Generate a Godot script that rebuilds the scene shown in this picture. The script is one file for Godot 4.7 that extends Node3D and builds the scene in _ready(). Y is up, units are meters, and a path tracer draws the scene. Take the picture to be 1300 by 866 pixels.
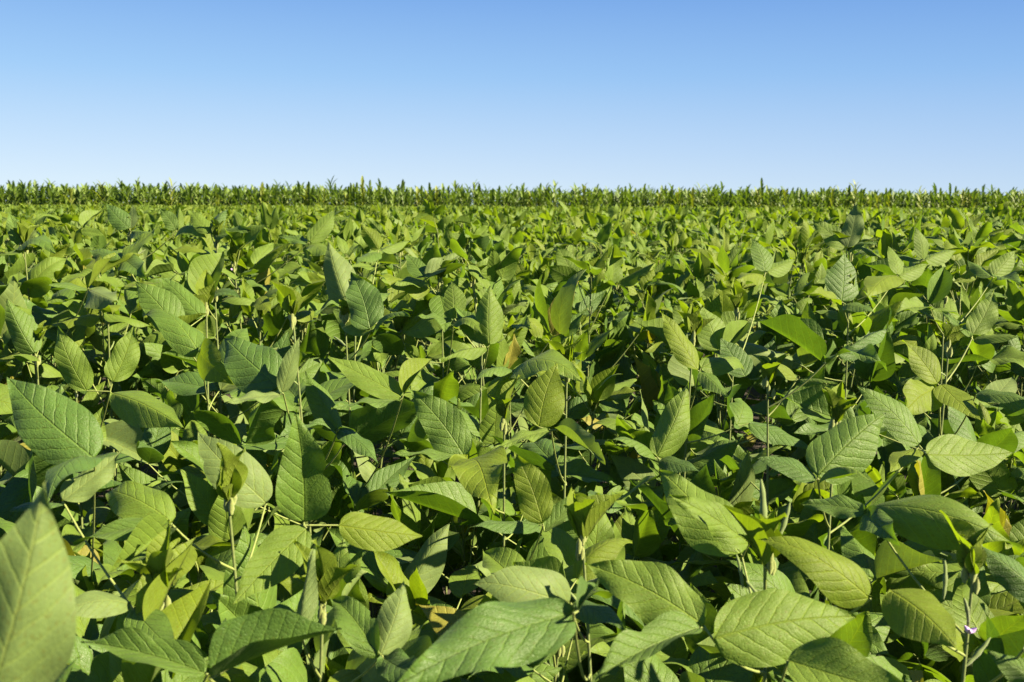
extends Node3D
# A soybean field under a clear sky, with a stand of maize along its far edge.

const EYE := Vector3(0, 1.15, 0)
const LEAF_LENGTH := 0.12
const LEAF_RATIO := 0.55
const SUN_TOWARDS := Vector3(0.76, 0.58, 0.28)      # points at the sun
const EXPOSURE := 4.2

var rng := RandomNumberGenerator.new()
var leaf_material := {}
var stem_material: Material
var stalk_material: Material
var pod_material: Material
var petal_material: Material
var bud_material: Material
var fine := {}        # leaflet meshes by shape, many faces
var coarse := {}      # the same for plants far away
var young_mesh: Array = []
var pod_mesh: Mesh
var used := {}


func V(x: float, y: float, z: float) -> Vector3:
	return Vector3(x, y, z)


# ---------------------------------------------------------------- meshes
class Shape:
	var v := PackedVector3Array()
	var n := PackedVector3Array()
	var uv := PackedVector2Array()
	var ix := PackedInt32Array()

	func sheet(points: Array, uvs: Array, cols: int) -> void:
		# a grid of points, row after row; its front looks along (across x along)
		var rows := points.size() / cols
		var first := v.size()
		for r in rows:
			for c in cols:
				var a: Vector3 = points[r * cols + mini(c + 1, cols - 1)] - points[r * cols + maxi(c - 1, 0)]
				var b: Vector3 = points[mini(r + 1, rows - 1) * cols + c] - points[maxi(r - 1, 0) * cols + c]
				var m := a.cross(b)
				if m.length() < 1e-12:
					m = Vector3(0, 0, 1)
				v.append(points[r * cols + c])
				n.append(m.normalized())
				uv.append(uvs[r * cols + c])
		for r in rows - 1:
			for c in cols - 1:
				var i := first + r * cols + c
				ix.append_array(PackedInt32Array([i, i + cols, i + 1, i + 1, i + cols, i + cols + 1]))

	func tube(path: PackedVector3Array, radii: PackedFloat32Array, sides: int) -> void:
		var first := v.size()
		for i in path.size():
			var d := (path[mini(i + 1, path.size() - 1)] - path[maxi(i - 1, 0)]).normalized()
			var x := d.cross(Vector3(0.31, 0.12, 0.94)).normalized()
			var y := d.cross(x)
			for k in sides:
				var q := TAU * k / sides
				var o := x * cos(q) + y * sin(q)
				v.append(path[i] + o * radii[i])
				n.append(o)
				uv.append(Vector2(float(k) / sides, float(i) / path.size()))
		for i in path.size() - 1:
			for k in sides:
				var a := first + i * sides + k
				var b := first + i * sides + (k + 1) % sides
				ix.append_array(PackedInt32Array([a, a + sides, b, b, a + sides, b + sides]))

	func add(other: Shape, t: Transform3D) -> void:
		var first := v.size()
		var nb := t.basis.inverse().transposed()
		for i in other.v.size():
			v.append(t * other.v[i])
			n.append((nb * other.n[i]).normalized())
		uv.append_array(other.uv)
		for i in other.ix:
			ix.append(first + i)

	func into(mesh: ArrayMesh, m: Material) -> void:
		if v.is_empty():
			return
		var a := []
		a.resize(Mesh.ARRAY_MAX)
		a[Mesh.ARRAY_VERTEX] = v
		a[Mesh.ARRAY_NORMAL] = n
		a[Mesh.ARRAY_TEX_UV] = uv
		a[Mesh.ARRAY_INDEX] = ix
		mesh.add_surface_from_arrays(Mesh.PRIMITIVE_TRIANGLES, a)
		mesh.surface_set_material(mesh.get_surface_count() - 1, m)


func mesh_of(s: Shape, m: Material) -> ArrayMesh:
	var mesh := ArrayMesh.new()
	s.into(mesh, m)
	return mesh


func outline(t: float) -> float:
	# half width of a soybean leaflet along its midrib: round base, drawn-out tip
	return 2.78 * pow(maxf(t, 0.0), 0.55) * pow(maxf(1.0 - t, 0.0), 1.04) * (1.0 - 0.22 * smoothstep(0.65, 0.93, t))


func vein_phase(x: float, t: float, side: float) -> float:
	# whole numbers lie on the side veins; x across and t along, both in leaf lengths
	return (t - 0.78 * x - 0.9 * x * x - 0.03 - 0.02 * side) / 0.118


func leaf_shape(p: Dictionary, along: int, across: int) -> Shape:
	var s := Shape.new()
	var pts := []
	var uvs := []
	var cols := across * 2 + 1
	for i in along + 1:
		var t := float(i) / along
		t = t - 0.06 * sin(TAU * t) * (1.0 - t)
		var full := outline(t) * LEAF_RATIO * 0.5
		for j in cols:
			var e := float(j - across) / across
			var hw: float = full * (1.0 + p.lobe * sin(t * 9.0 + p.phase + (2.2 if e > 0.0 else 0.0)))
			if p.bite > 0.0 and (e > 0.0) == (p.phase > PI):
				hw *= 1.0 - p.bite * exp(-pow((t - p.bite_at) / 0.045, 2.0))
			var x := e * hw
			var ax := absf(x)
			var side := 1.0 if e > 0.0 else -1.0
			var lift: float = p.fold_r if e > 0.0 else p.fold_l
			var z := lift * (sqrt(ax * ax + 0.00006) - 0.0077)
			z -= p.roll * ax * ax * 1.8
			z += p.wave * sin(t * p.freq + p.phase + side * 1.3) * e * e * 0.045
			if across > 2:
				var ph := vein_phase(ax, t, side)
				z += 0.008 * p.quilt * (absf(sin(PI * ph)) - 0.4) * minf(1.0, ax * 14.0) * (1.0 - 0.55 * absf(e))
			z += p.arch * 4.0 * t * (1.0 - t) + p.hook * (t * t * t - t)
			var y := t - 0.5 * absf(p.arch) * 0.2 * sin(TAU * t)
			var tw: float = p.twist * (t - 0.35)
			var q := Vector3(x * cos(tw) - z * sin(tw), y, x * sin(tw) + z * cos(tw))
			q.x += p.bend * sin(PI * t)
			pts.append(q * LEAF_LENGTH)
			uvs.append(Vector2(x / 0.7 + 0.5, 1.0 - t))
	s.sheet(pts, uvs, cols)
	return s


func make_leaflets() -> void:
	var kinds := {
		"f": [-0.30, 0.75, 0.5, 0.03, 0.0, 0.35, 16],
		"g": [-0.22, 0.34, 0.4, 0.03, 0.0, 0.18, 12],
		"v": [0.6, 1.3, 0.3, 0.0, 0.0, 0.35, 6],
		"a": [-0.35, 0.5, 0.5, 0.12, -0.05, 0.45, 8],
		"c": [-0.7, 0.5, 1.1, 0.14, -0.16, 0.8, 4],
		"n": [0.8, 1.5, 0.1, 0.03, 0.0, 0.3, 3],
	}
	for k in kinds:
		var a: Array = kinds[k]
		fine[k] = []
		coarse[k] = []
		for i in a[6]:
			var f := rng.randf_range(a[0], a[1])
			var p := {
				"fold_l": f + rng.randf_range(-0.22, 0.22), "fold_r": f + rng.randf_range(-0.22, 0.22), "roll": a[2] * rng.randf_range(0.2, 1.6),
				"arch": a[3] + rng.randf_range(-0.03, 0.05), "hook": a[4] + rng.randf_range(-0.05, 0.05), "twist": a[5] * rng.randf_range(-1.0, 1.0),
				"wave": rng.randf_range(0.3, 1.3), "freq": rng.randf_range(7.0, 15.0), "phase": rng.randf() * TAU, "bend": rng.randf_range(-0.05, 0.05), "quilt": rng.randf_range(0.4, 1.1),
				"lobe": rng.randf_range(0.0, 0.09), "bite": rng.randf_range(0.15, 0.5) if rng.randf() < 0.22 else 0.0, "bite_at": rng.randf_range(0.3, 0.75),
			}
			fine[k].append(leaf_shape(p, 24, 5))
			coarse[k].append(leaf_shape(p, 6, 1))
	for k in fine:
		for i in fine[k].size():
			var by_material := {}
			for m in leaf_material:
				by_material[m] = mesh_of(fine[k][i], leaf_material[m])
			fine[k][i] = by_material


# ---------------------------------------------------------------- materials
func lin(r: float, g: float, b: float) -> Color:
	return Color(r, g, b).linear_to_srgb()


func noise(kind: int, freq: float, octaves: int, s: int) -> FastNoiseLite:
	var q := FastNoiseLite.new()
	q.noise_type = kind
	q.frequency = freq
	q.fractal_octaves = octaves
	q.seed = s
	return q


func leaf_textures() -> Array:
	const N := 512
	var tint := Image.create_empty(N, N, false, Image.FORMAT_RGB8)
	var relief := Image.create_empty(N, N, false, Image.FORMAT_RGB8)
	var rough := Image.create_empty(N, N, false, Image.FORMAT_RGB8)
	var blotch := noise(FastNoiseLite.TYPE_SIMPLEX_SMOOTH, 0.008, 3, 3)
	var fleck := noise(FastNoiseLite.TYPE_SIMPLEX, 0.12, 2, 5)
	var speck := noise(FastNoiseLite.TYPE_SIMPLEX, 0.035, 2, 11)
	var wob := noise(FastNoiseLite.TYPE_SIMPLEX_SMOOTH, 0.012, 2, 7)
	var cells := noise(FastNoiseLite.TYPE_CELLULAR, 0.055, 1, 9)
	cells.cellular_return_type = FastNoiseLite.RETURN_DISTANCE2_SUB
	for py in N:
		var t := 1.0 - (py + 0.5) / N
		for px in N:
			var x := ((px + 0.5) / N - 0.5) * 0.7
			var ax := absf(x)
			var side := 1.0 if x > 0.0 else -1.0
			var ph := vein_phase(ax, t, side) + 0.10 * wob.get_noise_2d(px, py)
			var dist := absf(ph - roundf(ph)) * 0.118 * 0.75
			var vein := exp(-pow(dist / 0.0048, 2.0)) * clampf(1.0 - ax * 2.6, 0.25, 1.0)
			var mid := exp(-pow(ax / (0.0085 - 0.005 * t), 2.0))
			var net := 1.0 - smoothstep(0.0, 0.32, cells.get_noise_2d(px, py) + 1.0)
			var b := 0.70 + 0.13 * blotch.get_noise_2d(px, py) + 0.05 * fleck.get_noise_2d(px, py)
			var c := Color(b * 0.96, b, b * 0.92)
			c = c.lerp(Color(0.92, 0.92, 0.62), 0.22 * net)
			c = c.lerp(Color(1.0, 0.98, 0.66), 0.85 * vein)
			c = c.lerp(Color(1.0, 0.92, 0.66), 0.85 * mid)
			var spot := smoothstep(0.56, 0.66, speck.get_noise_2d(px, py))
			c = c.lerp(Color(0.62, 0.46, 0.22), 0.5 * spot)
			tint.set_pixel(px, py, c.linear_to_srgb())
			var h := 0.55 + 0.22 * (pow(absf(sin(PI * ph)), 0.7) - 0.5) * minf(1.0, ax * 20.0) * (0.75 + 0.6 * wob.get_noise_2d(px * 2.0 + 500.0, py * 2.0))
			h -= 0.08 * net + 0.24 * vein + 0.34 * mid
			h += 0.05 * fleck.get_noise_2d(px, py)
			h = clampf(h, 0.0, 1.0)
			relief.set_pixel(px, py, Color(h, h, h))
			var ro := clampf(0.78 + 0.14 * blotch.get_noise_2d(px + 900, py) + 0.1 * fleck.get_noise_2d(px, py + 300) + 0.15 * vein, 0.0, 1.0)
			rough.set_pixel(px, py, Color(ro, ro, ro))
	return [ImageTexture.create_from_image(tint), ImageTexture.create_from_image(relief), ImageTexture.create_from_image(rough)]


func make_materials() -> void:
	var maps := leaf_textures()
	# leaf greens by age, and as shade and sunlight painted into the hero leaflets: older leaves are a bluer green, new ones yellower and thinner; undersides are hairy and paler
	var kinds := {
		"d": [lin(0.098, 0.186, 0.033), 0.36, 0.66, 0.26], "m": [lin(0.132, 0.232, 0.034), 0.42, 0.70, 0.24], "y": [lin(0.183, 0.286, 0.037), 0.48, 0.74, 0.20],
		"p": [lin(0.184, 0.264, 0.078), 0.40, 0.86, 0.11], "v": [lin(0.228, 0.318, 0.027), 0.56, 0.70, 0.18], "w": [lin(0.30, 0.29, 0.045), 0.45, 0.74, 0.18],
	}
	for k in kinds:
		var m := StandardMaterial3D.new()
		m.resource_name = "soybean_leaf_" + {"d": "old_and_shaded", "m": "mature", "y": "recent_and_sunlit", "p": "underside", "v": "new", "w": "yellowing"}[k]
		m.albedo_color = kinds[k][0]
		m.albedo_texture = maps[0]
		m.roughness = kinds[k][2]
		m.metallic_specular = 0.42
		m.roughness_texture = maps[2]
		m.heightmap_enabled = true
		m.heightmap_texture = maps[1]
		m.heightmap_scale = kinds[k][3]
		m.backlight_enabled = true
		var b: float = kinds[k][1]
		m.backlight = lin(2.0 * b * 0.92, 2.0 * b, 2.0 * b * 0.25)
		m.rim_enabled = true
		m.rim = 0.12
		m.rim_tint = 0.3
		m.cull_mode = BaseMaterial3D.CULL_DISABLED
		leaf_material[k] = m
	stem_material = grained("soybean_stem", lin(0.12, 0.15, 0.04), lin(0.085, 0.12, 0.03), 0.8, 26.0)
	stalk_material = grained("soybean_leaf_stalk", lin(0.19, 0.225, 0.055), lin(0.13, 0.175, 0.04), 0.75, 26.0)
	pod_material = grained("soybean_pod", lin(0.12, 0.165, 0.04), lin(0.09, 0.135, 0.03), 0.8, 60.0)
	bud_material = grained("soybean_bud", lin(0.18, 0.20, 0.05), lin(0.12, 0.165, 0.035), 0.8, 70.0)
	petal_material = grained("soybean_petal", lin(0.42, 0.26, 0.58), lin(0.60, 0.45, 0.72), 0.6, 80.0)
	for m in [pod_material, bud_material]:
		m.rim_enabled = true
		m.rim = 0.5


func grained(called: String, a: Color, b: Color, rough: float, scale: float) -> StandardMaterial3D:
	var m := StandardMaterial3D.new()
	m.resource_name = called
	m.albedo_texture = noise_image(a, b)
	m.uv1_triplanar = true
	m.uv1_scale = Vector3.ONE * scale
	m.roughness = rough
	m.cull_mode = BaseMaterial3D.CULL_DISABLED
	return m


func noise_image(a: Color, b: Color, size := 128, freq := 0.04) -> ImageTexture:
	var q := noise(FastNoiseLite.TYPE_SIMPLEX, freq, 4, 21)
	var im := q.get_seamless_image(size, size)
	var out := Image.create_empty(size, size, false, Image.FORMAT_RGB8)
	for y in size:
		for x in size:
			out.set_pixel(x, y, a.lerp(b, smoothstep(0.2, 0.8, im.get_pixel(x, y).r)))
	return ImageTexture.create_from_image(out)


# ---------------------------------------------------------------- scene tree
func numbered(called: String) -> String:
	var n: int = used.get(called, 0)
	used[called] = n + 1
	return called if n == 0 else "%s_%03d" % [called, n]


func thing(called: String, label: String, category: String, at: Vector3, group := "") -> Node3D:
	var o := Node3D.new()
	o.name = numbered(called)
	add_child(o)
	o.position = at
	o.set_meta("label", label)
	o.set_meta("category", category)
	if group:
		o.set_meta("group", group)
	return o


func part(called: String, mesh: Mesh, parent: Node, t := Transform3D()) -> MeshInstance3D:
	var o := MeshInstance3D.new()
	o.name = called
	o.mesh = mesh
	o.transform = t
	parent.add_child(o, true)
	return o


# ---------------------------------------------------------------- soybean plants
func curve(a: Vector3, b: Vector3, c: Vector3, steps: int) -> PackedVector3Array:
	var out := PackedVector3Array()
	for i in steps + 1:
		var t := float(i) / steps
		out.append(a * (1 - t) * (1 - t) + b * 2 * t * (1 - t) + c * t * t)
	return out


func taper(a: float, b: float, n: int) -> PackedFloat32Array:
	var out := PackedFloat32Array()
	for i in n:
		out.append(lerpf(a, b, float(i) / (n - 1)))
	return out


func blade(base: Vector3, tip: Vector3, facing: Vector3, ratio: float) -> Transform3D:
	var along := tip - base
	var length := along.length()
	var y := along / length
	var z := (facing - y * facing.dot(y)).normalized()
	var x := y.cross(z)
	var k := length / LEAF_LENGTH
	return Transform3D(Basis(x * k * ratio * 0.76 / LEAF_RATIO, y * k, z * k), base)


func turned(yaw: float, pitch: float) -> Vector3:
	return Vector3(cos(yaw) * cos(pitch), sin(pitch), sin(yaw) * cos(pitch))


func pick_material(age: float) -> String:
	# age 0 at the top of the plant, 1 low down
	var r := rng.randf()
	if age > 0.25 and rng.randf() < 0.02:
		return "w"
	if age < 0.18:
		return "v" if r < 0.45 else "y"
	if age < 0.55:
		return "y" if r < 0.46 else ("m" if r < 0.76 else ("v" if r < 0.84 else ("p" if r < 0.93 else "d")))
	return "m" if r < 0.45 else ("d" if r < 0.75 else ("p" if r < 0.87 else "y"))


func pick_shape() -> String:
	var r := rng.randf()
	return "g" if r < 0.22 else "f" if r < 0.58 else ("a" if r < 0.83 else ("v" if r < 0.93 else "c"))


func random_leaf(node: Vector3, yaw: float, age: float, reach: float, top_limit: float) -> Dictionary:
	var rise := lerpf(1.15, 0.55, age) + rng.randf_range(-0.25, 0.2)
	var long := reach * rng.randf_range(0.8, 1.2)
	var joint := node + turned(yaw, rise) * long
	if joint.y > top_limit:
		joint.y = top_limit - rng.randf() * 0.04
	var leaflets := []
	var size := lerpf(0.09, 0.124, smoothstep(0.0, 0.4, age)) * rng.randf_range(0.85, 1.15)
	var posture := rng.randf_range(-0.25, 1.15)
	for k in 3:
		var way: float = yaw + [0.0, 1.45, -1.45][k] + rng.randf_range(-0.35, 0.35)
		var pitch := clampf(posture + rng.randfn(0.0, 0.38), -0.9, 1.35)
		var d := turned(way, pitch)
		var base := joint + (turned(yaw, rise * 0.5) * 0.022 if k == 0 else d * 0.004)
		var length := size * (1.08 if k == 0 else 1.0) * rng.randf_range(0.92, 1.08)
		# blades turn partly towards the sun, as soybean leaves do
		var up := Vector3(0, 1, 0) + SUN_TOWARDS * 0.3 + Vector3(rng.randfn(0, 0.6), rng.randfn(0, 0.2), rng.randfn(0.12, 0.55))
		if pitch > 0.9:
			up += Vector3(rng.randfn(0, 0.8), 0, rng.randfn(0.3, 0.8))
		leaflets.append([blade(base, base + d * length, up, rng.randf_range(0.46, 0.70)), pick_shape(), pick_material(age)])
	var knee := node.lerp(joint, 0.5) + Vector3(0, -0.1 * long, 0) + Vector3(rng.randfn(0, 0.008), 0, rng.randfn(0, 0.008))
	return {"path": curve(node, knee, joint, 5), "ends": [leaflets[0][0].origin], "leaflets": leaflets}


func plan_plant(high: float, nodes: int, span: float, crowd := 1.0) -> Dictionary:
	# everything in metres from the foot of the plant
	var lean := Vector3(rng.randfn(0, 0.05), 0, rng.randfn(0, 0.05))
	var tip := Vector3(lean.x, high, lean.z)
	var stem := curve(Vector3.ZERO, Vector3(lean.x * 0.2, high * 0.5, lean.z * 0.2) + Vector3(rng.randfn(0, 0.015), 0, rng.randfn(0, 0.015)), tip, 7)
	var leaves := []
	var yaw := rng.randf() * TAU
	for i in nodes:
		var age := float(i) / maxf(1.0, nodes - 1.0)
		var at := high - 0.015 - span * pow(age, 1.15)
		var k := clampf(at / high, 0.0, 1.0)
		var node := stem[0].lerp(stem[7], k)
		node = curve_at(stem, k)
		yaw += 2.4 + rng.randf_range(-0.5, 0.5)
		leaves.append(random_leaf(node, yaw, age, lerpf(0.07, 0.21, smoothstep(0.0, 0.5, age)) * crowd, high + 0.10))
	return {"stem": stem, "tip": tip, "leaves": leaves, "pods": []}


func across_words(k: float) -> String:
	# k: sideways over forwards, -0.5 to 0.5 across the view
	var names := ["at the left edge", "far left", "left", "just left of centre", "at the centre", "just right of centre", "right", "far right", "at the right edge"]
	return names[clampi(int((k + 0.5) * 9.0), 0, 8)]


func curve_at(path: PackedVector3Array, k: float) -> Vector3:
	var f := clampf(k, 0.0, 0.999) * (path.size() - 1)
	return path[int(f)].lerp(path[int(f) + 1], f - int(f))


func add_tip(p: Dictionary) -> void:
	# the growing point: hairy bud and a few small folded leaves
	var young := []
	var q := rng.randf() * TAU
	for k in rng.randi_range(4, 6):
		q += 2.1 + rng.randf_range(-0.4, 0.4)
		var d := turned(q, rng.randf_range(0.75, 1.45))
		var base: Vector3 = p.tip + d * 0.004
		var inward := -turned(q, 0.0) + Vector3(0, 0.5, 0)
		young.append([blade(base, base + d * rng.randf_range(0.03, 0.07), inward, rng.randf_range(0.42, 0.62)), "n", "v"])
	p.young = young
	for k in rng.randi_range(0, 2):
		var at := curve_at(p.stem, 0.94 - 0.06 * k)
		var d := turned(rng.randf() * TAU, rng.randf_range(0.3, 1.2))
		p.pods.append([at, at + d * rng.randf_range(0.028, 0.045)])


func plant_nodes(p: Dictionary, o: Node3D, thick: float) -> void:
	var s := Shape.new()
	s.tube(p.stem, taper(thick, thick * 0.5, p.stem.size()), 7)
	part("stem", mesh_of(s, stem_material), o)
	for l in p.leaves:
		s = Shape.new()
		s.tube(l.path, taper(thick * 0.52, thick * 0.36, l.path.size()), 5)
		for e in l.ends:
			s.tube(PackedVector3Array([l.path[l.path.size() - 1], e]), taper(thick * 0.34, thick * 0.26, 2), 5)
		var stalk := part("leaf", mesh_of(s, stalk_material), o)
		for b in l.leaflets:
			var choice: Array = fine[b[1]]
			part("leaflet", choice[rng.randi() % choice.size()][b[2]], stalk, b[0])
	if p.has("young"):
		s = Shape.new()
		for k in 5:
			var c: Vector3 = p.tip + Vector3(rng.randfn(0, 0.004), rng.randf_range(-0.014, 0.006), rng.randfn(0, 0.004))
			s.tube(PackedVector3Array([c - Vector3(0, 0.006, 0), c, c + Vector3(0, 0.006, 0), c + Vector3(rng.randfn(0, 0.002), 0.011, 0)]), PackedFloat32Array([0.0015, 0.0036, 0.003, 0.0004]), 6)
		var bud := part("shoot_tip", mesh_of(s, bud_material), o)
		for b in p.young:
			var choice: Array = fine[b[1]]
			part("young_leaflet", choice[rng.randi() % choice.size()][b[2]], bud, b[0])
		if rng.randf() < 0.2:
			s = Shape.new()
			var c: Vector3 = curve_at(p.stem, 0.93) + Vector3(rng.randfn(0, 0.005), 0, 0.006)
			for k in 3:
				var d := turned(k * 2.1, 0.7)
				s.tube(PackedVector3Array([c, c + d * 0.004, c + d * 0.008]), PackedFloat32Array([0.001, 0.0028, 0.0008]), 5)
			part("flower", mesh_of(s, petal_material), bud)
	for q in p.pods:
		part("pod", pod_mesh, o, blade(q[0], q[1], Vector3(0.4, 0.2, 1), LEAF_RATIO))


func make_pod() -> void:
	# a flat, slightly bent pod with two or three swellings and a beak
	var s := Shape.new()
	var pts := []
	var uvs := []
	for i in 15:
		var t := i / 14.0
		var r := pow(sin(PI * clampf(t * 0.94 + 0.03, 0.0, 1.0)), 0.55) * (0.88 + 0.12 * cos(t * TAU * 3.0 - 3.14))
		for k in 9:
			var q := TAU * k / 8.0
			pts.append(Vector3(cos(q) * r * 0.086 + 0.05 * sin(PI * t), t, sin(q) * r * 0.055) * LEAF_LENGTH)
			uvs.append(Vector2(k / 8.0, t))
	s.sheet(pts, uvs, 9)
	pod_mesh = mesh_of(s, pod_material)


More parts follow.
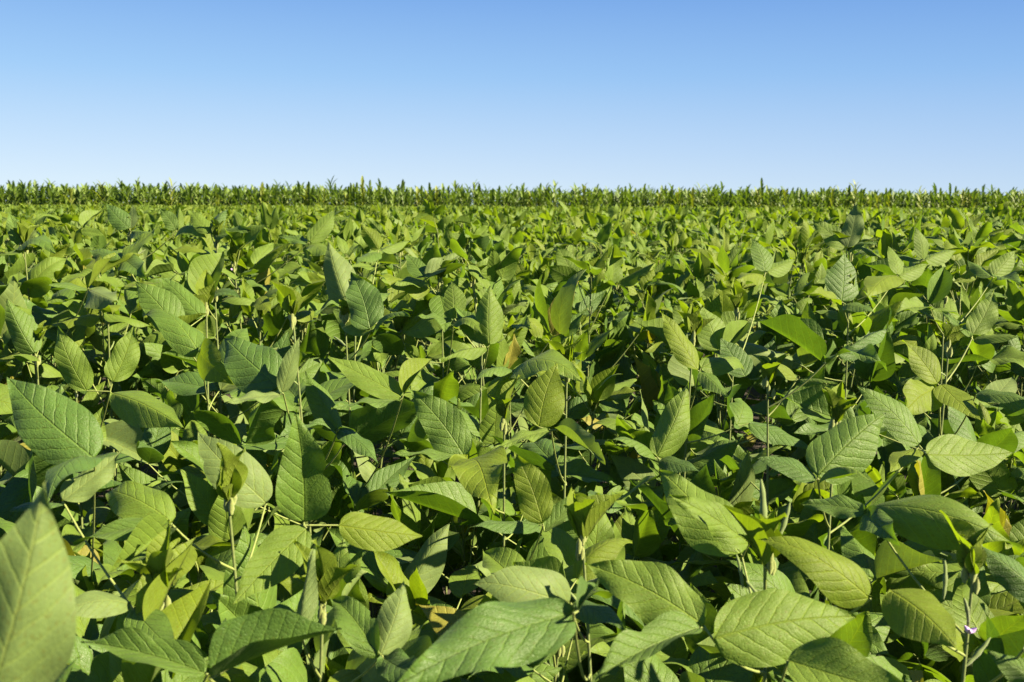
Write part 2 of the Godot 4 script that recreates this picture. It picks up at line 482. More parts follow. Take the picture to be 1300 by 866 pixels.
func hero_plants() -> void:
	# [label, growing point, [[joint, drop of its node, [[base, tip, width to length, facing, material and shape], ...]], ...], [[pod base, pod tip], ...]], world metres
	var list := [
		["soybean plant with large three-part leaf beside a yellowish hairy shoot tip, lower left", V(-0.304,0.832,-1.068), [
			[V(-0.213,0.825,-1.016), 0.1, [[V(-0.213,0.828,-1.017), V(-0.216,0.947,-1.002), 0.60, V(0.3,0.35,1), "mf"], [V(-0.21,0.822,-1.016), V(-0.269,0.767,-0.948), 0.58, V(0.1,0.6,1), "yf"], [V(-0.179,0.822,-1.026), V(-0.093,0.801,-1.054), 0.56, V(0.3,0.8,0.9), "vf"]]],
			[V(-0.348,0.825,-1.016), 0.14, [[V(-0.354,0.826,-1.027), V(-0.441,0.838,-1.089), 0.56, V(0,0.8,0.7), "ya"], [V(-0.351,0.826,-1.016), V(-0.441,0.812,-0.994), 0.42, V(0,1,0.7), "mf"], [V(-0.352,0.821,-1.016), V(-0.386,0.8,-0.942), 0.45, V(0.2,0.6,0.9), "yv"]]],
			[V(-0.284,0.807,-1.145), 0.2, [[V(-0.287,0.803,-1.165), V(-0.374,0.882,-1.195), 0.62, V(0.2,0.5,1), "pa"]]],
		], []],
		["soybean plant with three upright leaflets on one stalk above a broad dark leaf, left edge", V(-0.747,0.87,-1.728), [
			[V(-0.589,0.879,-1.477), 0.04, [[V(-0.623,0.88,-1.477), V(-0.666,0.975,-1.49), 0.56, V(0.15,0.3,1), "yf"], [V(-0.585,0.893,-1.479), V(-0.562,0.973,-1.51), 0.62, V(0.2,0.2,1), "yf"], [V(-0.587,0.877,-1.477), V(-0.455,0.844,-1.392), 0.46, V(0,0.8,0.8), "yf"]]],
			[V(-0.432,0.888,-1.035), 0.2, [[V(-0.433,0.89,-1.035), V(-0.542,0.966,-1.085), 0.62, V(0.1,0.6,1), "df"], [V(-0.43,0.887,-1.034), V(-0.431,0.875,-0.922), 0.50, V(0,1,0.5), "da"]]],
		], []],
		["soybean plant with one cupped upright leaflet touching the left edge of the field view", V(-0.813,0.894,-1.731), [
			[V(-0.8,0.898,-1.702), 0.03, [[V(-0.802,0.902,-1.702), V(-0.85,0.994,-1.714), 0.60, V(0.2,0.3,1), "mf"], [V(-0.79,0.898,-1.682), V(-0.792,0.913,-1.603), 0.40, V(0,1,0.4), "yf"], [V(-0.806,0.903,-1.723), V(-0.81,0.935,-1.747), 0.35, V(0,1,0.4), "yn"]]],
		], []],
		["soybean plant with paired tilted leaflets and a short pale stalk, upper left", V(-0.514,0.978,-1.712), [
			[V(-0.526,0.948,-1.607), 0.05, [[V(-0.528,0.952,-1.608), V(-0.605,1.029,-1.638), 0.66, V(0.1,0.4,1), "mf"], [V(-0.503,0.969,-1.65), V(-0.585,1.033,-1.699), 0.46, V(0.4,0.5,1), "mf"], [V(-0.53,0.947,-1.607), V(-0.484,0.98,-1.612), 0.30, V(0,1,0.4), "vn"]]],
			[V(-0.471,0.931,-1.535), 0.12, [[V(-0.475,0.933,-1.545), V(-0.407,0.889,-1.479), 0.75, V(-0.5,0.1,1), "va"], [V(-0.478,0.93,-1.544), V(-0.6,0.976,-1.651), 0.45, V(0,1,0.4), "ma"]]],
		], []],
		["soybean plant with a wide wrinkled dark leaflet and a bright folded one, left of centre", V(-0.347,0.972,-1.611), [
			[V(-0.317,0.891,-1.398), 0.08, [[V(-0.324,0.898,-1.409), V(-0.422,0.958,-1.488), 0.68, V(0.1,0.75,1), "df"], [V(-0.319,0.893,-1.398), V(-0.295,0.97,-1.409), 0.42, V(0.4,0.2,1), "pf"], [V(-0.322,0.89,-1.398), V(-0.379,0.889,-1.337), 0.42, V(0,0.9,0.8), "pf"]]],
			[V(-0.246,0.836,-1.421), 0.18, [[V(-0.247,0.836,-1.421), V(-0.299,0.913,-1.462), 0.50, V(0.5,0.3,1), "mf"], [V(-0.249,0.833,-1.421), V(-0.318,0.835,-1.351), 0.45, V(0,1,0.4), "da"], [V(-0.244,0.836,-1.421), V(-0.182,0.799,-1.366), 0.50, V(0,1,0.5), "df"]]],
		], []],
		["soybean plant with a light trifoliate leaf beside pale flower stalks, mid left", V(-0.302,0.947,-1.839), [
			[V(-0.152,0.886,-1.398), 0.12, [[V(-0.152,0.887,-1.398), V(-0.262,0.941,-1.425), 0.46, V(0.1,0.9,0.8), "yf"], [V(-0.155,0.883,-1.397), V(-0.24,0.882,-1.336), 0.40, V(0,1,0.35), "mf"], [V(-0.15,0.892,-1.398), V(-0.116,0.932,-1.464), 0.45, V(-0.4,0.3,1), "vv"]]],
			[V(-0.249,0.932,-1.787), 0.04, [[V(-0.249,0.935,-1.787), V(-0.292,1.032,-1.85), 0.70, V(-0.2,0.3,1), "df"], [V(-0.247,0.932,-1.787), V(-0.336,0.961,-1.891), 0.50, V(0,0.5,1), "yf"], [V(-0.244,0.931,-1.787), V(-0.172,0.968,-1.711), 0.40, V(0,1,0.5), "ma"]]],
		], []],
		["soybean plant with a spread bright three-part leaf standing in front of the middle", V(-0.011,0.838,-1.472), [
			[V(-0.059,0.837,-1.25), 0.08, [[V(-0.058,0.838,-1.25), V(-0.13,0.92,-1.281), 0.62, V(0.1,0.45,1), "mf"], [V(-0.064,0.839,-1.25), V(-0.144,0.852,-1.211), 0.32, V(0,1,0.55), "mf"], [V(-0.055,0.835,-1.25), V(-0.021,0.808,-1.125), 0.72, V(0.1,0.9,0.9), "va"]]],
			[V(0.037,0.785,-1.142), 0.2, [[V(0.036,0.788,-1.142), V(0.003,0.865,-1.173), 0.62, V(-0.1,0.6,1), "vf"], [V(0.033,0.786,-1.142), V(-0.048,0.801,-1.084), 0.32, V(0,1,0.5), "df"], [V(0.038,0.778,-1.141), V(0.08,0.825,-1.168), 0.42, V(0.7,0.2,0.9), "mf"]]],
		], []],
		["soybean plant with a backlit yellow-green leaflet standing upright near the centre", V(0.086,0.897,-1.58), [
			[V(0.054,0.847,-1.372), 0.08, [[V(0.037,0.851,-1.373), V(0.063,0.934,-1.404), 0.82, V(-0.2,0.2,1), "vf"], [V(0.051,0.846,-1.372), V(-0.016,0.837,-1.31), 0.40, V(0,1,0.7), "yf"], [V(0.062,0.847,-1.372), V(0.119,0.829,-1.269), 0.34, V(0.1,1,0.6), "pv"]]],
			[V(0.003,0.894,-1.58), 0.06, [[V(0.003,0.896,-1.58), V(0.102,0.896,-1.48), 0.70, V(0.2,0.9,0.8), "ya"], [V(0,0.891,-1.58), V(-0.035,0.845,-1.523), 0.60, V(-0.2,0.3,1), "vf"], [V(-0.002,0.896,-1.58), V(-0.058,0.888,-1.499), 0.40, V(0,1,0.4), "ma"]]],
		], []],
		["soybean plant with a tall pointed light leaflet behind the centre leaves", V(-0.057,0.885,-1.932), [
			[V(-0.043,0.895,-1.863), 0.03, [[V(-0.042,0.898,-1.863), V(-0.041,1.005,-1.897), 0.66, V(0,0.3,1), "yf"], [V(-0.046,0.893,-1.862), V(-0.126,0.878,-1.8), 0.36, V(0,1,0.5), "yf"], [V(-0.048,0.895,-1.883), V(-0.11,0.962,-1.942), 0.55, V(0.2,0.3,1), "mf"]]],
		], []],
		["soybean plant with smooth upright leaflets, right of the centre", V(0.31,0.927,-1.736), [
			[V(0.201,0.809,-1.367), 0.14, [[V(0.199,0.811,-1.368), V(0.248,0.905,-1.42), 0.50, V(-0.2,0.3,1), "yf"], [V(0.197,0.807,-1.367), V(0.124,0.846,-1.312), 0.42, V(0,1,0.5), "ma"], [V(0.203,0.807,-1.367), V(0.248,0.806,-1.306), 0.50, V(0,1,0.6), "df"]]],
			[V(0.297,0.892,-1.6), 0.06, [[V(0.294,0.894,-1.6), V(0.24,0.983,-1.652), 0.48, V(0.4,0.4,1), "vf"], [V(0.299,0.892,-1.6), V(0.33,0.862,-1.536), 0.50, V(0,1,0.5), "mf"], [V(0.299,0.897,-1.601), V(0.386,0.882,-1.679), 0.45, V(0,1,0.5), "ya"]]],
		], []],
		["soybean plant with a broad tilted leaflet and a dark one joined below, right", V(0.426,0.865,-1.324), [
			[V(0.365,0.829,-1.188), 0.12, [[V(0.365,0.833,-1.189), V(0.461,0.9,-1.238), 0.70, V(-0.1,0.65,1), "mf"], [V(0.363,0.828,-1.188), V(0.297,0.849,-1.211), 0.62, V(0.1,0.9,0.7), "df"], [V(0.368,0.828,-1.188), V(0.4,0.847,-1.11), 0.42, V(0,1,0.4), "ya"]]],
			[V(0.566,0.823,-1.389), 0.16, [[V(0.566,0.824,-1.389), V(0.492,0.898,-1.439), 0.60, V(0.2,0.5,1), "mf"], [V(0.543,0.83,-1.309), V(0.672,0.826,-1.339), 0.60, V(0.3,0.8,0.8), "yf"], [V(0.563,0.818,-1.389), V(0.495,0.806,-1.306), 0.40, V(0,1,0.5), "vf"]]],
		], []],
		["soybean plant with three small yellow-green leaflets around one point, right edge", V(0.726,0.922,-1.685), [
			[V(0.648,0.883,-1.528), 0.06, [[V(0.645,0.886,-1.529), V(0.599,0.949,-1.557), 0.74, V(0.1,0.4,1), "vf"], [V(0.65,0.885,-1.529), V(0.67,0.85,-1.433), 0.60, V(0.1,0.7,1), "vf"], [V(0.642,0.879,-1.528), V(0.567,0.854,-1.454), 0.70, V(-0.1,0.6,1), "vf"]]],
			[V(0.787,0.929,-1.736), 0.03, [[V(0.789,0.926,-1.736), V(0.853,0.938,-1.687), 0.40, V(0,1,0.5), "yf"], [V(0.785,0.931,-1.736), V(0.763,0.968,-1.812), 0.50, V(0.2,0.4,1), "mf"], [V(0.792,0.933,-1.747), V(0.847,1.005,-1.796), 0.55, V(-0.2,0.3,1), "yf"]]],
			[V(0.681,0.88,-1.477), 0.12, [[V(0.681,0.88,-1.477), V(0.731,0.882,-1.417), 0.50, V(0,1,0.6), "mf"]]],
		], []],
		["soybean plant with one long bare yellow stalk carrying three edge-on leaflets", V(0.4,0.873,-1.577), [
			[V(0.483,0.911,-1.562), -0.03, [[V(0.48,0.913,-1.562), V(0.384,0.974,-1.611), 0.34, V(0.2,1,0.3), "mv"], [V(0.485,0.912,-1.562), V(0.535,0.923,-1.443), 0.36, V(0,1,0.3), "ma"], [V(0.51,0.92,-1.584), V(0.613,0.956,-1.649), 0.36, V(-0.3,1,0.3), "df"]]],
			[V(0.451,0.88,-1.598), 0.05, [[V(0.451,0.882,-1.599), V(0.372,0.924,-1.584), 0.45, V(0,0.9,0.7), "vf"], [V(0.456,0.88,-1.598), V(0.499,0.883,-1.538), 0.36, V(0,1,0.4), "yf"]]],
		], []],
		["soybean plant with big bright leaves and two upright pods at its tip, lower right", V(0.243,0.812,-0.944), [
			[V(0.169,0.788,-0.84), 0.06, [[V(0.168,0.789,-0.85), V(0.067,0.828,-0.896), 0.60, V(0.1,0.85,0.9), "yf"], [V(0.163,0.792,-0.84), V(0.063,0.771,-0.777), 0.40, V(0.15,1,0.05), "mf"], [V(0.172,0.786,-0.83), V(0.304,0.793,-0.861), 0.62, V(0.3,0.8,0.9), "yf"]]],
			[V(0.237,0.794,-1.012), 0.1, [[V(0.236,0.797,-1.013), V(0.162,0.864,-1.092), 0.62, V(0.2,0.7,0.9), "yf"], [V(0.242,0.811,-1.004), V(0.154,0.871,-0.972), 0.42, V(0.1,0.6,1), "yf"]]],
			[V(0.327,0.797,-0.892), 0.08, [[V(0.326,0.798,-0.892), V(0.229,0.844,-0.918), 0.54, V(0,0.8,0.9), "vc"]]],
			[V(0.239,0.814,-0.924), -0.01, [[V(0.237,0.816,-0.924), V(0.202,0.868,-0.951), 0.22, V(0.8,0.3,0.8), "vn"]]],
			[V(0.216,0.797,-0.76), 0.14, [[V(0.216,0.799,-0.761), V(0.306,0.788,-0.719), 0.60, V(0,0.8,1), "yf"]]],
		], [[V(0.24,0.831,-0.946), V(0.239,0.892,-0.954)], [V(0.253,0.83,-0.946), V(0.267,0.87,-0.952)], [V(0.215,0.799,-0.912), V(0.209,0.831,-0.916)]]],
		["soybean plant with a yellow-green heart-shaped leaflet and a bud with violet petals, right corner", V(0.442,0.798,-0.942), [
			[V(0.378,0.833,-1.048), 0.1, [[V(0.376,0.835,-1.048), V(0.499,0.819,-0.965), 0.45, V(-0.1,1,0.75), "ya"], [V(0.374,0.832,-1.047), V(0.316,0.828,-1.087), 0.55, V(0.2,0.7,0.9), "mf"], [V(0.373,0.83,-1.047), V(0.379,0.825,-0.966), 0.50, V(-0.3,0.7,1), "mf"]]],
			[V(0.353,0.796,-0.912), 0.1, [[V(0.352,0.798,-0.912), V(0.384,0.774,-0.838), 0.86, V(0.1,0.4,1), "vf"]]],
			[V(0.411,0.799,-0.781), 0.12, [[V(0.43,0.765,-0.776), V(0.389,0.79,-0.8), 0.60, V(0,0.7,1), "mf"], [V(0.524,0.772,-0.959), V(0.473,0.812,-1.005), 0.60, V(0,0.8,0.8), "df"]]],
		], [[V(0.41,0.782,-0.93), V(0.411,0.82,-0.935)]]],
		["soybean plant with a large dark leaf crossed by a shadow at the bottom edge", V(0.077,0.791,-1.062), [
			[V(0.045,0.858,-0.708), 0.2, [[V(0.046,0.851,-0.727), V(-0.078,0.833,-0.644), 0.46, V(0.1,0.85,0.9), "df"], [V(0.049,0.856,-0.718), V(0.068,0.854,-0.768), 0.30, V(0,1,0.3), "dn"]]],
			[V(0.056,0.78,-0.92), 0.16, [[V(0.056,0.782,-0.92), V(-0.035,0.806,-0.903), 0.72, V(-0.1,0.5,1), "pc"], [V(0.058,0.78,-0.92), V(0.101,0.781,-0.859), 0.50, V(0,1,0.5), "df"]]],
		], []],
		["soybean plant with pale matte leaves low at the bottom of the field view", V(-0.184,0.762,-0.958), [
			[V(-0.116,0.75,-0.875), 0.1, [[V(-0.117,0.75,-0.875), V(-0.101,0.802,-0.922), 0.62, V(0.1,0.5,1), "pf"], [V(-0.119,0.75,-0.875), V(-0.173,0.777,-0.939), 0.50, V(0.2,0.5,1), "ma"], [V(-0.115,0.747,-0.875), V(-0.071,0.762,-0.806), 0.50, V(0,1,0.5), "df"]]],
			[V(-0.224,0.801,-0.721), 0.2, [[V(-0.223,0.802,-0.721), V(-0.129,0.83,-0.745), 0.46, V(-0.1,1,0.6), "dv"], [V(-0.237,0.764,-0.817), V(-0.257,0.782,-0.88), 0.55, V(0.3,0.4,1), "df"]]],
			[V(-0.196,0.757,-0.906), 0.14, [[V(-0.196,0.758,-0.907), V(-0.191,0.823,-0.956), 0.32, V(-0.7,0.3,0.8), "pf"]]],
		], []],
		["soybean plant with a blurred pale leaf rising nearest to the lens, bottom left corner", V(-0.318,0.921,-0.575), [
			[V(-0.254,0.891,-0.47), 0.02, [[V(-0.261,0.894,-0.471), V(-0.228,1.016,-0.487), 0.56, V(0.35,0.45,1), "pf"]]],
		], []],
		["soybean plant with half-shaded grey-green leaf beside a narrow upright blade, bottom left", V(-0.335,0.777,-0.939), [
			[V(-0.357,0.778,-0.919), 0.1, [[V(-0.358,0.779,-0.919), V(-0.414,0.781,-0.879), 0.60, V(0,0.85,0.8), "pa"], [V(-0.335,0.755,-0.906), V(-0.308,0.83,-0.967), 0.26, V(-0.8,0.3,0.7), "vv"], [V(-0.355,0.775,-0.919), V(-0.293,0.759,-0.856), 0.50, V(0,1,0.5), "mf"]]],
			[V(-0.249,0.768,-0.797), 0.16, [[V(-0.25,0.769,-0.797), V(-0.362,0.786,-0.82), 0.34, V(0,1,0.55), "mf"]]],
			[V(-0.464,0.844,-1.029), 0.02, [[V(-0.465,0.846,-1.029), V(-0.418,0.889,-1.075), 0.55, V(-0.2,0.6,1), "pf"], [V(-0.467,0.843,-1.029), V(-0.492,0.852,-0.969), 0.50, V(0,1,0.6), "df"]]],
		], []],
		["soybean plant with a pale pointed leaflet leaning left of a dark folded one, mid left", V(-0.305,0.946,-1.99), [
			[V(-0.314,0.95,-1.971), 0.02, [[V(-0.315,0.954,-1.971), V(-0.363,1.08,-2.028), 0.60, V(-0.1,0.4,1), "pf"], [V(-0.309,0.947,-1.97), V(-0.368,0.949,-1.89), 0.40, V(0,1,0.5), "ma"], [V(-0.306,0.953,-1.971), V(-0.237,0.977,-2.045), 0.50, V(0.1,0.8,0.6), "mf"]]],
			[V(-0.301,1.051,-2.307), -0.03, [[V(-0.3,1.054,-2.307), V(-0.344,1.11,-2.315), 0.70, V(-0.2,0.4,1), "vf"], [V(-0.294,1.051,-2.307), V(-0.237,1.07,-2.37), 0.50, V(0,1,0.6), "yf"], [V(-0.301,1.047,-2.306), V(-0.336,1.025,-2.202), 0.50, V(0,0.9,0.7), "mf"]]],
		], []],
		["soybean plant with a half-lit diamond-shaped leaflet, upper left of the field", V(-0.596,0.976,-2.045), [
			[V(-0.609,0.965,-2.013), 0.02, [[V(-0.609,0.966,-2.013), V(-0.576,1.062,-2.056), 0.80, V(-0.1,0.4,1), "yv"], [V(-0.614,0.962,-2.013), V(-0.668,0.984,-1.945), 0.40, V(0,1,0.5), "mf"], [V(-0.606,0.96,-2.012), V(-0.52,0.975,-1.954), 0.50, V(0,1,0.6), "da"]]],
			[V(-0.876,1.031,-2.304), -0.02, [[V(-0.876,1.033,-2.304), V(-0.804,1.106,-2.354), 0.50, V(-0.2,0.7,0.9), "yf"], [V(-0.882,1.028,-2.304), V(-0.977,1.046,-2.367), 0.50, V(0.2,0.7,0.8), "mf"], [V(-0.873,1.028,-2.304), V(-0.787,0.996,-2.199), 0.50, V(0,1,0.7), "mf"]]],
		], []],
		["soybean plant with leaf tips reaching up to the maize line, upper left", V(-0.971,1.075,-2.613), [
			[V(-0.965,1.088,-2.594), -0.01, [[V(-0.966,1.092,-2.595), V(-1.031,1.153,-2.623), 0.70, V(0.2,0.3,1), "df"], [V(-0.962,1.092,-2.595), V(-0.965,1.153,-2.623), 0.60, V(-0.3,0.2,1), "pf"], [V(-0.96,1.084,-2.594), V(-0.866,1.075,-2.512), 0.50, V(0,1,0.6), "mf"]]],
			[V(-0.855,1.084,-2.614), 0.0, [[V(-0.855,1.088,-2.614), V(-0.897,1.143,-2.621), 0.70, V(0.3,0.3,1), "mf"], [V(-0.849,1.088,-2.614), V(-0.852,1.147,-2.642), 0.50, V(-0.2,0.3,1), "yf"], [V(-0.849,1.08,-2.613), V(-0.747,1.071,-2.511), 0.50, V(0,1,0.6), "ya"]]],
		], []],
		["soybean plant with crossed dark and light tips just under the maize, left of centre", V(-0.722,1.066,-2.51), [
			[V(-0.736,1.077,-2.512), -0.01, [[V(-0.737,1.081,-2.512), V(-0.8,1.138,-2.56), 0.55, V(0.3,0.5,1), "yf"], [V(-0.732,1.081,-2.512), V(-0.705,1.14,-2.561), 0.60, V(-0.2,0.3,1), "da"], [V(-0.73,1.075,-2.512), V(-0.629,1.092,-2.474), 0.45, V(0,1,0.6), "mf"]]],
			[V(-0.487,1.063,-2.46), 0.0, [[V(-0.485,1.064,-2.46), V(-0.432,1.141,-2.52), 0.55, V(-0.2,0.4,1), "yf"], [V(-0.491,1.061,-2.459), V(-0.574,1.076,-2.512), 0.50, V(0,0.9,0.7), "mf"], [V(-0.485,1.057,-2.459), V(-0.416,1.027,-2.354), 0.55, V(0,0.9,0.8), "yf"]]],
		], []],
		["soybean plant with upright narrow leaflets against the left edge, upper left", V(-1.098,1.059,-2.308), [
			[V(-1.105,1.055,-2.307), -0.02, [[V(-1.107,1.059,-2.308), V(-1.141,1.132,-2.338), 0.55, V(0.2,0.3,1), "mf"], [V(-1.101,1.059,-2.308), V(-1.075,1.106,-2.334), 0.60, V(-0.2,0.4,1), "pf"], [V(-1.101,1.052,-2.307), V(-0.982,1.046,-2.205), 0.50, V(0,1,0.6), "ma"]]],
			[V(-0.849,0.985,-2.046), 0.06, [[V(-0.849,0.986,-2.046), V(-0.815,1.053,-2.105), 0.32, V(-0.6,0.5,0.7), "vv"], [V(-0.852,0.983,-2.046), V(-0.908,0.994,-1.997), 0.50, V(0,0.9,0.7), "mf"], [V(-0.847,0.98,-2.045), V(-0.75,0.965,-1.942), 0.60, V(0,0.8,0.8), "pf"]]],
		], []],
		["soybean plant with a long light blade slanting up to the right, centre", V(-0.156,0.99,-2.248), [
			[V(-0.188,0.994,-2.219), 0.0, [[V(-0.188,0.997,-2.219), V(-0.11,1.048,-2.266), 0.55, V(-0.1,0.8,0.8), "pf"], [V(-0.193,0.99,-2.218), V(-0.248,0.985,-2.147), 0.50, V(0,1,0.6), "yf"], [V(-0.192,0.997,-2.219), V(-0.237,1.045,-2.286), 0.60, V(0.2,0.4,1), "mf"]]],
			[V(-0.111,0.934,-1.938), 0.05, [[V(-0.111,0.937,-1.939), V(-0.118,1.009,-1.979), 0.72, V(-0.2,0.3,1), "yf"], [V(-0.116,0.933,-1.938), V(-0.176,0.947,-1.89), 0.50, V(0,0.9,0.7), "mf"], [V(-0.108,0.93,-1.938), V(-0.054,0.919,-1.846), 0.50, V(0,0.9,0.8), "ya"]]],
		], []],
		["soybean plant with a dark heart-shaped leaflet facing the lens, upper right", V(0.708,0.967,-2.144), [
			[V(0.685,0.955,-2.113), 0.02, [[V(0.683,0.958,-2.113), V(0.701,1.055,-2.166), 0.85, V(0.1,0.35,1), "df"], [V(0.678,0.952,-2.112), V(0.599,0.979,-2.055), 0.50, V(0,1,0.6), "vf"], [V(0.691,0.952,-2.112), V(0.718,0.943,-2.01), 0.50, V(0,1,0.7), "mf"]]],
			[V(0.844,0.999,-2.249), 0.02, [[V(0.844,1.002,-2.25), V(0.728,0.968,-2.094), 0.45, V(0,1,0.8), "vf"], [V(0.848,1.004,-2.25), V(0.845,1.065,-2.309), 0.60, V(0.2,0.4,1), "yf"], [V(0.851,1,-2.25), V(0.934,1.024,-2.303), 0.50, V(0,0.9,0.7), "yf"]]],
		], []],
		["soybean plant with two tall crossed leaflets breaking the maize line, upper right", V(0.793,1.043,-2.407), [
			[V(0.777,1.051,-2.387), -0.02, [[V(0.775,1.055,-2.388), V(0.705,1.121,-2.437), 0.60, V(0.2,0.5,1), "yf"], [V(0.779,1.057,-2.388), V(0.807,1.164,-2.422), 0.55, V(-0.2,0.3,1), "pf"], [V(0.783,1.049,-2.387), V(0.836,1.067,-2.349), 0.50, V(0,1,0.6), "ma"]]],
			[V(0.943,1.03,-2.354), 0.0, [[V(0.943,1.033,-2.355), V(0.929,1.107,-2.375), 0.65, V(0.1,0.3,1), "yf"], [V(0.948,1.03,-2.354), V(1.042,1.051,-2.408), 0.50, V(0,0.9,0.7), "yf"], [V(0.938,1.028,-2.354), V(0.895,1.043,-2.407), 0.50, V(0,0.9,0.7), "mf"]]],
		], []],
		["soybean plant with a wide light leaflet over a dark one, right of centre", V(0.427,0.954,-1.941), [
			[V(0.383,0.886,-1.861), 0.05, [[V(0.382,0.889,-1.862), V(0.356,0.968,-1.913), 0.85, V(0.1,0.4,1), "yf"], [V(0.411,0.855,-1.777), V(0.374,0.918,-1.825), 0.80, V(0.1,0.3,1), "df"], [V(0.388,0.888,-1.862), V(0.448,0.936,-1.929), 0.50, V(-0.3,0.4,1), "yv"]]],
			[V(0.544,1.009,-2.2), -0.02, [[V(0.544,1.013,-2.201), V(0.526,1.08,-2.25), 0.75, V(0.1,0.4,1), "mf"], [V(0.549,1.011,-2.201), V(0.625,1.035,-2.264), 0.50, V(0,0.8,0.8), "yf"], [V(0.539,1.006,-2.2), V(0.464,0.997,-2.118), 0.50, V(0,1,0.7), "vf"]]],
		], []],
		["soybean plant with a folded upright leaflet and broad flat ones, upper right edge", V(0.888,0.972,-2.095), [
			[V(0.837,0.954,-2.042), 0.03, [[V(0.836,0.958,-2.042), V(0.878,1.033,-2.082), 0.60, V(-0.2,0.4,1), "mv"], [V(0.832,0.953,-2.042), V(0.746,0.95,-1.971), 0.50, V(0,1,0.6), "yf"], [V(0.842,0.951,-2.042), V(0.862,0.944,-1.95), 0.55, V(0,1,0.7), "yf"]]],
			[V(1.035,1.003,-2.2), 0.0, [[V(1.035,1.006,-2.2), V(1.102,1.058,-2.247), 0.60, V(-0.2,0.5,1), "yf"], [V(1.03,1.004,-2.2), V(1.004,1.036,-2.265), 0.60, V(0.2,0.5,1), "mf"], [V(1.039,0.999,-2.199), V(1.05,0.989,-2.097), 0.55, V(0,1,0.7), "ma"]]],
		], []],
	]
	for h in list:
		var top: Vector3 = h[1]
		var foot := Vector3(top.x + rng.randfn(0, 0.02), 0, top.z + rng.randfn(0, 0.02))
		var o := thing("soybean_plant", h[0], "plant", foot, "soybean plants standing close together")
		var tip := top - foot
		var stem := curve(Vector3.ZERO, Vector3(tip.x * 0.2, tip.y * 0.55, tip.z * 0.2), tip, 9)
		var p := {"stem": stem, "tip": tip, "leaves": [], "pods": []}
		for l in h[2]:
			var joint: Vector3 = l[0] - foot
			var away := Vector2(joint.x - tip.x, joint.z - tip.z).length()
			var node_y := clampf(joint.y - 0.55 * away - 0.03, 0.3, tip.y - 0.012 - l[1] * 0.5)
			var node := curve_at(stem, node_y / tip.y)
			var leaflets := []
			var ends := []
			for b in l[2]:
				var base: Vector3 = b[0] - foot
				leaflets.append([blade(base, b[1] - foot, b[3], b[2]), "g" if b[4][1] == "f" else b[4][1], b[4][0]])
				ends.append(base)
			var knee := node.lerp(joint, 0.55) + Vector3(0, -0.12 * node.distance_to(joint), 0)
			p.leaves.append({"path": curve(node, knee, joint, 6), "ends": ends, "leaflets": leaflets})
		for q in h[3]:
			p.pods.append([q[0] - foot, q[1] - foot])
		var yaw := rng.randf() * TAU
		for k in 8:
			yaw += 2.4
			var y := lerpf(tip.y - 0.20, 0.2, k / 7.0)
			p.leaves.append(random_leaf(curve_at(stem, y / tip.y), yaw, 0.75, 0.12, tip.y - 0.15 - 0.04 * k))
		add_tip(p)
		plant_nodes(p, o, 0.0031)


func coarse_plant(high: float, nodes: int, span: float, crowd: float) -> ArrayMesh:
	var p := plan_plant(high, nodes, span, crowd)
	var by := {"stem": Shape.new()}
	for m in leaf_material:
		by[m] = Shape.new()
	by.stem.tube(p.stem, taper(0.004, 0.002, p.stem.size()), 3)
	for l in p.leaves:
		by.stem.tube(PackedVector3Array([l.path[0], l.path[3], l.path[5]]), taper(0.002, 0.0015, 3), 3)
		for b in l.leaflets:
			var choice: Array = coarse[b[1]]
			by[b[2]].add(choice[rng.randi() % choice.size()], b[0])
	var mesh := ArrayMesh.new()
	by.stem.into(mesh, stem_material)
	for m in leaf_material:
		by[m].into(mesh, leaf_material[m])
	return mesh


func scatter(called: String, label: String, category: String, mesh: Mesh, where: Array) -> void:
	var mm := MultiMesh.new()
	mm.transform_format = MultiMesh.TRANSFORM_3D
	mm.mesh = mesh
	mm.instance_count = where.size()
	for i in where.size():
		mm.set_instance_transform(i, where[i])
	var o := MultiMeshInstance3D.new()
	o.name = numbered(called)
	o.multimesh = mm
	o.set_meta("kind", "stuff")
	o.set_meta("label", label)
	o.set_meta("category", category)
	add_child(o)


func field_edge(x: float) -> float:
	# where the maize begins, as a depth; it lies a little farther off on the right
	return 62.0 + 0.22 * x


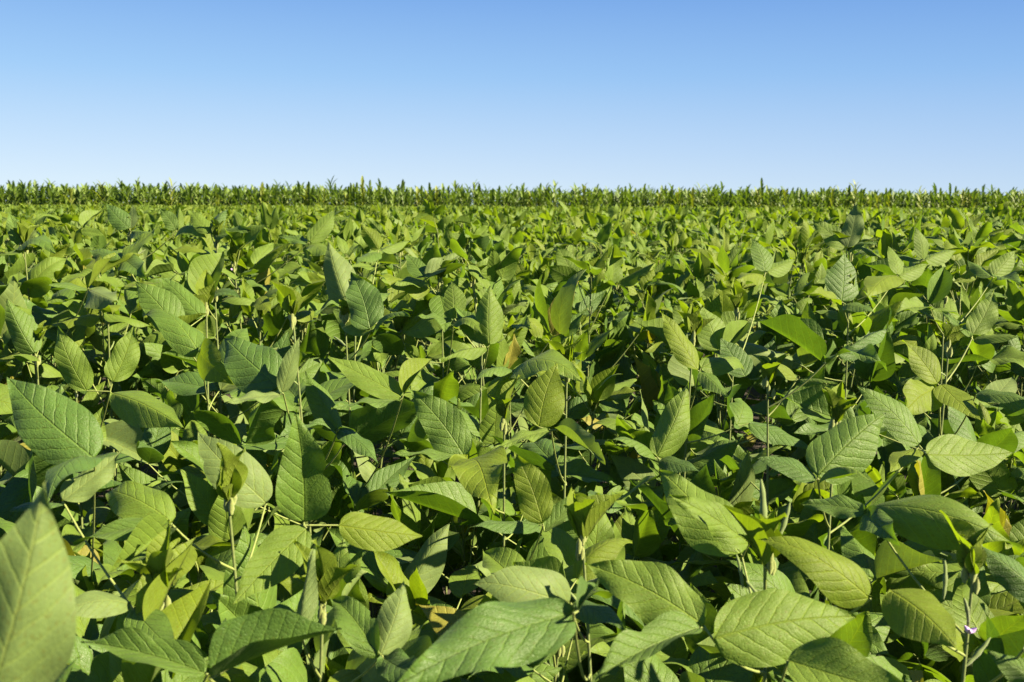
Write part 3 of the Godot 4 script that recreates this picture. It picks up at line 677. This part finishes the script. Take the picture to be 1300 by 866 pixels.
func soybean_field() -> void:
	var near := []
	var heroes: int = used["soybean_plant"]
	var rest := []
	var d := -1.6
	var row := 0
	while d < 66.0:
		var step := 0.275 if d < 14.0 else (0.32 if d < 30.0 else 0.40)
		var half := 0.64 * maxf(d, 0.0) + 2.2
		var x := -half + rng.randf() * step
		while x < half:
			var at := Vector3(x + rng.randf_range(-0.3, 0.3) * step, 0, -(d + rng.randf_range(-0.3, 0.3) * step))
			x += step
			var depth := -at.z
			if depth > field_edge(at.x) - 0.8 or Vector2(at.x, at.z).length() < 0.34:
				continue
			if depth > 0.85 and absf(at.x) < 0.53 * depth + 0.05 and depth < 9.0:
				near.append(at)
			else:
				rest.append(at)
		d += step
		row += 1
	near.sort_custom(func(a, b): return a.length() < b.length())
	for i in near.size():
		var at: Vector3 = near[i]
		var depth := -at.z
		if i >= 300 - heroes:
			rest.append(at)
			continue
		var high := 0.90 + clampf(rng.randfn(0.0, 0.08), -0.2, 0.15)
		var nodes := 9
		if depth < 2.1:
			high = rng.randf_range(0.46, 0.66)
			nodes = 14
		elif depth < 4.2:
			high = 0.855 + clampf(rng.randfn(0.0, 0.07), -0.18, 0.13) + 0.05 * smoothstep(0.15, 0.4, absf(at.x) / depth)
			nodes = 13
		var stature := "tall" if high > 0.94 else ("lower" if high < 0.84 else "leafy")
		var label := "%s soybean plant in %s, %s" % [stature, "the far soybeans below the maize" if depth > 6.2 else "the upper middle of the field", across_words(at.x / depth)]
		if depth < 2.1:
			label = "short soybean plant half hidden beneath the large near leaves, %s" % across_words(at.x / depth)
		elif depth < 4.2:
			label = "%s soybean plant %s, %s" % [stature, "just behind the large near leaves" if depth < 3.1 else "in the middle of the field", across_words(at.x / depth)]
		var o := thing("soybean_plant", label, "plant", at, "soybean plants standing close together")
		var p := plan_plant(high, nodes, high * 0.72)
		if depth < 4.5:
			add_tip(p)
		plant_nodes(p, o, 0.0034)
	print("soybean plants: ", used["soybean_plant"], " rest ", rest.size())
	var spots := []
	const KINDS := 8
	for k in KINDS:
		spots.append([])
	for at in rest:
		var depth: float = -at.z
		var tall := clampf(rng.randfn(1.0, 0.075), 0.8, 1.14)
		if depth < 1.95 and absf(at.x) < 0.55 * depth + 0.12:
			tall = rng.randf_range(0.60, 0.74)
		elif depth < 1.3:
			tall = rng.randf_range(0.60, 0.74)
		elif depth < 1.95:
			tall = rng.randf_range(0.72, 0.88)
		var wide := 1.0 if depth < 14.0 else (1.08 if depth < 30.0 else 1.2)
		var b := Basis(Vector3.UP, rng.randf_range(-PI, PI)).scaled(Vector3(wide, tall, wide))
		spots[rng.randi() % KINDS].append(Transform3D(b, at))
	for k in KINDS:
		scatter("soybean_foliage", "dense green soybean crop filling the rest of the field up to the maize", "crop", coarse_plant(0.90, 10, 0.5, 1.0), spots[k])


# ---------------------------------------------------------------- maize
func maize_material(called: String, a: Color, b: Color) -> StandardMaterial3D:
	var m := grained(called, a, b, 0.55, 5.0)
	m.backlight_enabled = true
	m.backlight = lin(0.75, 0.8, 0.25)
	return m


func maize_shapes(high: float) -> Array:
	var stalk := Shape.new()
	var lean := Vector3(rng.randfn(0, 0.04), high * 0.9, rng.randfn(0, 0.04))
	var path := curve(Vector3.ZERO, Vector3(0, high * 0.5, 0), lean, 4)
	stalk.tube(path, taper(0.014, 0.005, 5), 5)
	var green := Shape.new()
	var plane := rng.randf() * TAU
	var n := 10
	for i in n:
		var k := (i + 1.5) / (n + 1.0)
		var at := curve_at(path, k)
		var yaw := plane + PI * (i % 2) + rng.randfn(0, 0.35)
		var rise := lerpf(0.75, 1.35, k) + rng.randfn(0, 0.1)
		var long := high * lerpf(0.30, 0.40, sin(PI * k)) * (0.75 if k > 0.85 else 1.0)
		var wide := 0.075 * rng.randf_range(0.8, 1.15)
		var fall := lerpf(2.3, 0.7, k * k) * rng.randf_range(0.6, 1.1)
		var pts := []
		var uvs := []
		var q := at
		var steps := 6
		var acrossv := Vector3(-sin(yaw), 0, cos(yaw))
		for s in steps + 1:
			var t := float(s) / steps
			var pitch := rise - fall * t * t
			var w := wide * (0.55 + 1.6 * t) * (1.0 - t * t) if t < 1.0 else 0.002
			var up := Vector3(-cos(yaw) * sin(pitch), cos(pitch), -sin(yaw) * sin(pitch))
			for e in [-1.0, 0.0, 1.0]:
				pts.append(q + acrossv * w * e + up * w * 0.45 * absf(e))
				uvs.append(Vector2(e, t))
			q += turned(yaw, pitch) * long / steps
		green.sheet(pts, uvs, 3)
	return [stalk, green]


func maize() -> void:
	var stalk_m := grained("maize_stalk", lin(0.17, 0.19, 0.05), lin(0.22, 0.21, 0.075), 0.7, 4.0)
	var greens := [
		maize_material("maize_leaf_green", lin(0.10, 0.175, 0.024), lin(0.17, 0.245, 0.03)),
		maize_material("maize_leaf_deep", lin(0.075, 0.14, 0.024), lin(0.115, 0.18, 0.028)),
		maize_material("maize_leaf_yellowing", lin(0.25, 0.28, 0.04), lin(0.16, 0.22, 0.03)),
	]
	var kinds := []
	for k in 12:
		var s := maize_shapes(2.2)
		kinds.append([mesh_of(s[0], stalk_m), mesh_of(s[1], greens[[0, 1, 0, 2, 0, 1, 1, 0, 2, 0, 1, 0][k]])])
	var both := []
	for k in 4:
		var s := maize_shapes(2.2)
		var m := ArrayMesh.new()
		s[0].into(m, stalk_m)
		s[1].into(m, greens[k % 2])
		both.append([m, []])
	var x := -37.0
	var count := 0
	while x < 48.0:
		var z := -field_edge(x)
		var at := Vector3(x + rng.randf_range(-0.04, 0.04), 0, z + rng.randf_range(-0.15, 0.15))
		var high := rng.randfn(0.97, 0.10) + 0.08 * sin(x * 0.9) * sin(x * 0.37 + 1.0)
		if rng.randf() < 0.09:
			high += rng.randf_range(0.08, 0.2)
		if absf(x) < 0.515 * -z and count < 300:
			count += 1
			var tall := high > 1.08
			var o := thing("maize_plant", ("tall maize plant rising above its neighbours at the horizon, %s" if tall else "maize plant of even height in the front row at the horizon, %s") % across_words(x / -z), "maize", at, "maize plants along the far edge")
			o.rotation.y = rng.randf() * TAU
			o.scale = Vector3(1, high, 1)
			var k: Array = kinds[rng.randi() % kinds.size()]
			part("stalk", k[0], o)
			part("foliage", k[1], o)
		else:
			both[rng.randi() % 4][1].append(Transform3D(Basis(Vector3.UP, rng.randf() * TAU).scaled(Vector3(1, high, 1)), at))
		for r in 7:
			var b := Vector3(at.x + rng.randf_range(-0.1, 0.1), 0, z - 0.7 * (r + 1))
			both[rng.randi() % 4][1].append(Transform3D(Basis(Vector3.UP, rng.randf() * TAU).scaled(Vector3(1, rng.randfn(0.92, 0.08), 1)), b))
		x += rng.randf_range(0.26, 0.44)
	print("maize plants: ", count)
	for b in both:
		scatter("maize_foliage", "dense maize stand behind the front row along the horizon", "crop", b[0], b[1])


# ---------------------------------------------------------------- sky and ground
func sky_picture() -> Image:
	const W := 1024
	const H := 512
	var im := Image.create_empty(W, H, false, Image.FORMAT_RGBF)
	var heights := [-90.0, -0.5, 0.0, 3.0, 7.0, 12.0, 22.0, 45.0, 90.0]
	var colours := [Color8(60, 76, 40), Color8(80, 100, 60), Color8(208, 229, 246), Color8(184, 214, 246), Color8(148, 193, 242), Color8(112, 161, 229), Color8(84, 135, 213), Color8(62, 110, 194), Color8(48, 88, 168)]
	var flat := Vector2(SUN_TOWARDS.x, SUN_TOWARDS.z).normalized()
	for y in H:
		var up := 90.0 - 180.0 * (y + 0.5) / H
		var k := 0
		while k < heights.size() - 2 and up > heights[k + 1]:
			k += 1
		var t: float = clampf((up - heights[k]) / (heights[k + 1] - heights[k]), 0.0, 1.0)
		var c: Color = colours[k].srgb_to_linear().lerp(colours[k + 1].srgb_to_linear(), t)
		for x in W:
			var az := TAU * ((x + 0.5) / W - 0.5)
			var g := Vector2(sin(az), -cos(az)).dot(flat)
			var q := c
			if up > -0.5:
				# the air is paler on the sun's side, deeper blue away from it
				var f := 1.0 + 0.24 * g
				q = Color(c.r * (f + 0.10 * g), c.g * f, c.b * (1.0 + 0.10 * g))
			im.set_pixel(x, y, Color(q.r / EXPOSURE, q.g / EXPOSURE, q.b / EXPOSURE))
	return im


func ground() -> void:
	var m := StandardMaterial3D.new()
	m.resource_name = "soil"
	m.albedo_texture = noise_image(lin(0.022, 0.017, 0.012), lin(0.042, 0.032, 0.023), 256, 0.03)
	m.uv1_triplanar = true
	m.uv1_world_triplanar = true
	m.uv1_scale = Vector3.ONE * 1.3
	m.roughness = 0.95
	var s := Shape.new()
	var pts := []
	var uvs := []
	for r in 2:
		for c in 2:
			pts.append(Vector3(-1500 + 3000 * c, 0, 1500 - 3000 * r))
			uvs.append(Vector2(c, r))
	s.sheet(pts, uvs, 2)
	var o := part("ground", mesh_of(s, m), self)
	o.set_meta("kind", "structure")


func _ready() -> void:
	rng.seed = 20240611
	# camera
	var camera := Camera3D.new()
	camera.name = "camera"
	add_child(camera)
	camera.position = EYE
	camera.rotation = Vector3(deg_to_rad(-7.49), 0, 0)
	camera.rotate_object_local(Vector3.BACK, deg_to_rad(0.2))
	var lens := CameraAttributesPhysical.new()
	lens.frustum_focal_length = 36.0
	lens.frustum_focus_distance = 1.8
	lens.frustum_near = 0.05
	lens.frustum_far = 4000.0
	lens.exposure_aperture = 13.0
	camera.attributes = lens
	camera.fov = 36.87
	camera.far = 4000.0
	camera.current = true
	# sky
	var sky_m := PanoramaSkyMaterial.new()
	sky_m.panorama = ImageTexture.create_from_image(sky_picture())
	var sky := Sky.new()
	sky.sky_material = sky_m
	var env := Environment.new()
	env.background_mode = Environment.BG_SKY
	env.sky = sky
	env.tonemap_mode = Environment.TONE_MAPPER_LINEAR
	env.tonemap_exposure = EXPOSURE
	env.sdfgi_enabled = true
	env.ssao_enabled = true
	env.ssil_enabled = true
	var world := WorldEnvironment.new()
	world.name = "world"
	world.environment = env
	add_child(world)
	# sun
	var sun := DirectionalLight3D.new()
	sun.name = "sun"
	sun.light_energy = 1.6
	sun.light_color = Color(1.0, 0.93, 0.80)
	sun.light_angular_distance = 0.53
	sun.shadow_enabled = true
	add_child(sun)
	sun.look_at_from_position(SUN_TOWARDS * 50.0, Vector3.ZERO)

	ground()
	make_materials()
	make_leaflets()
	make_pod()
	hero_plants()
	soybean_field()
	maize()
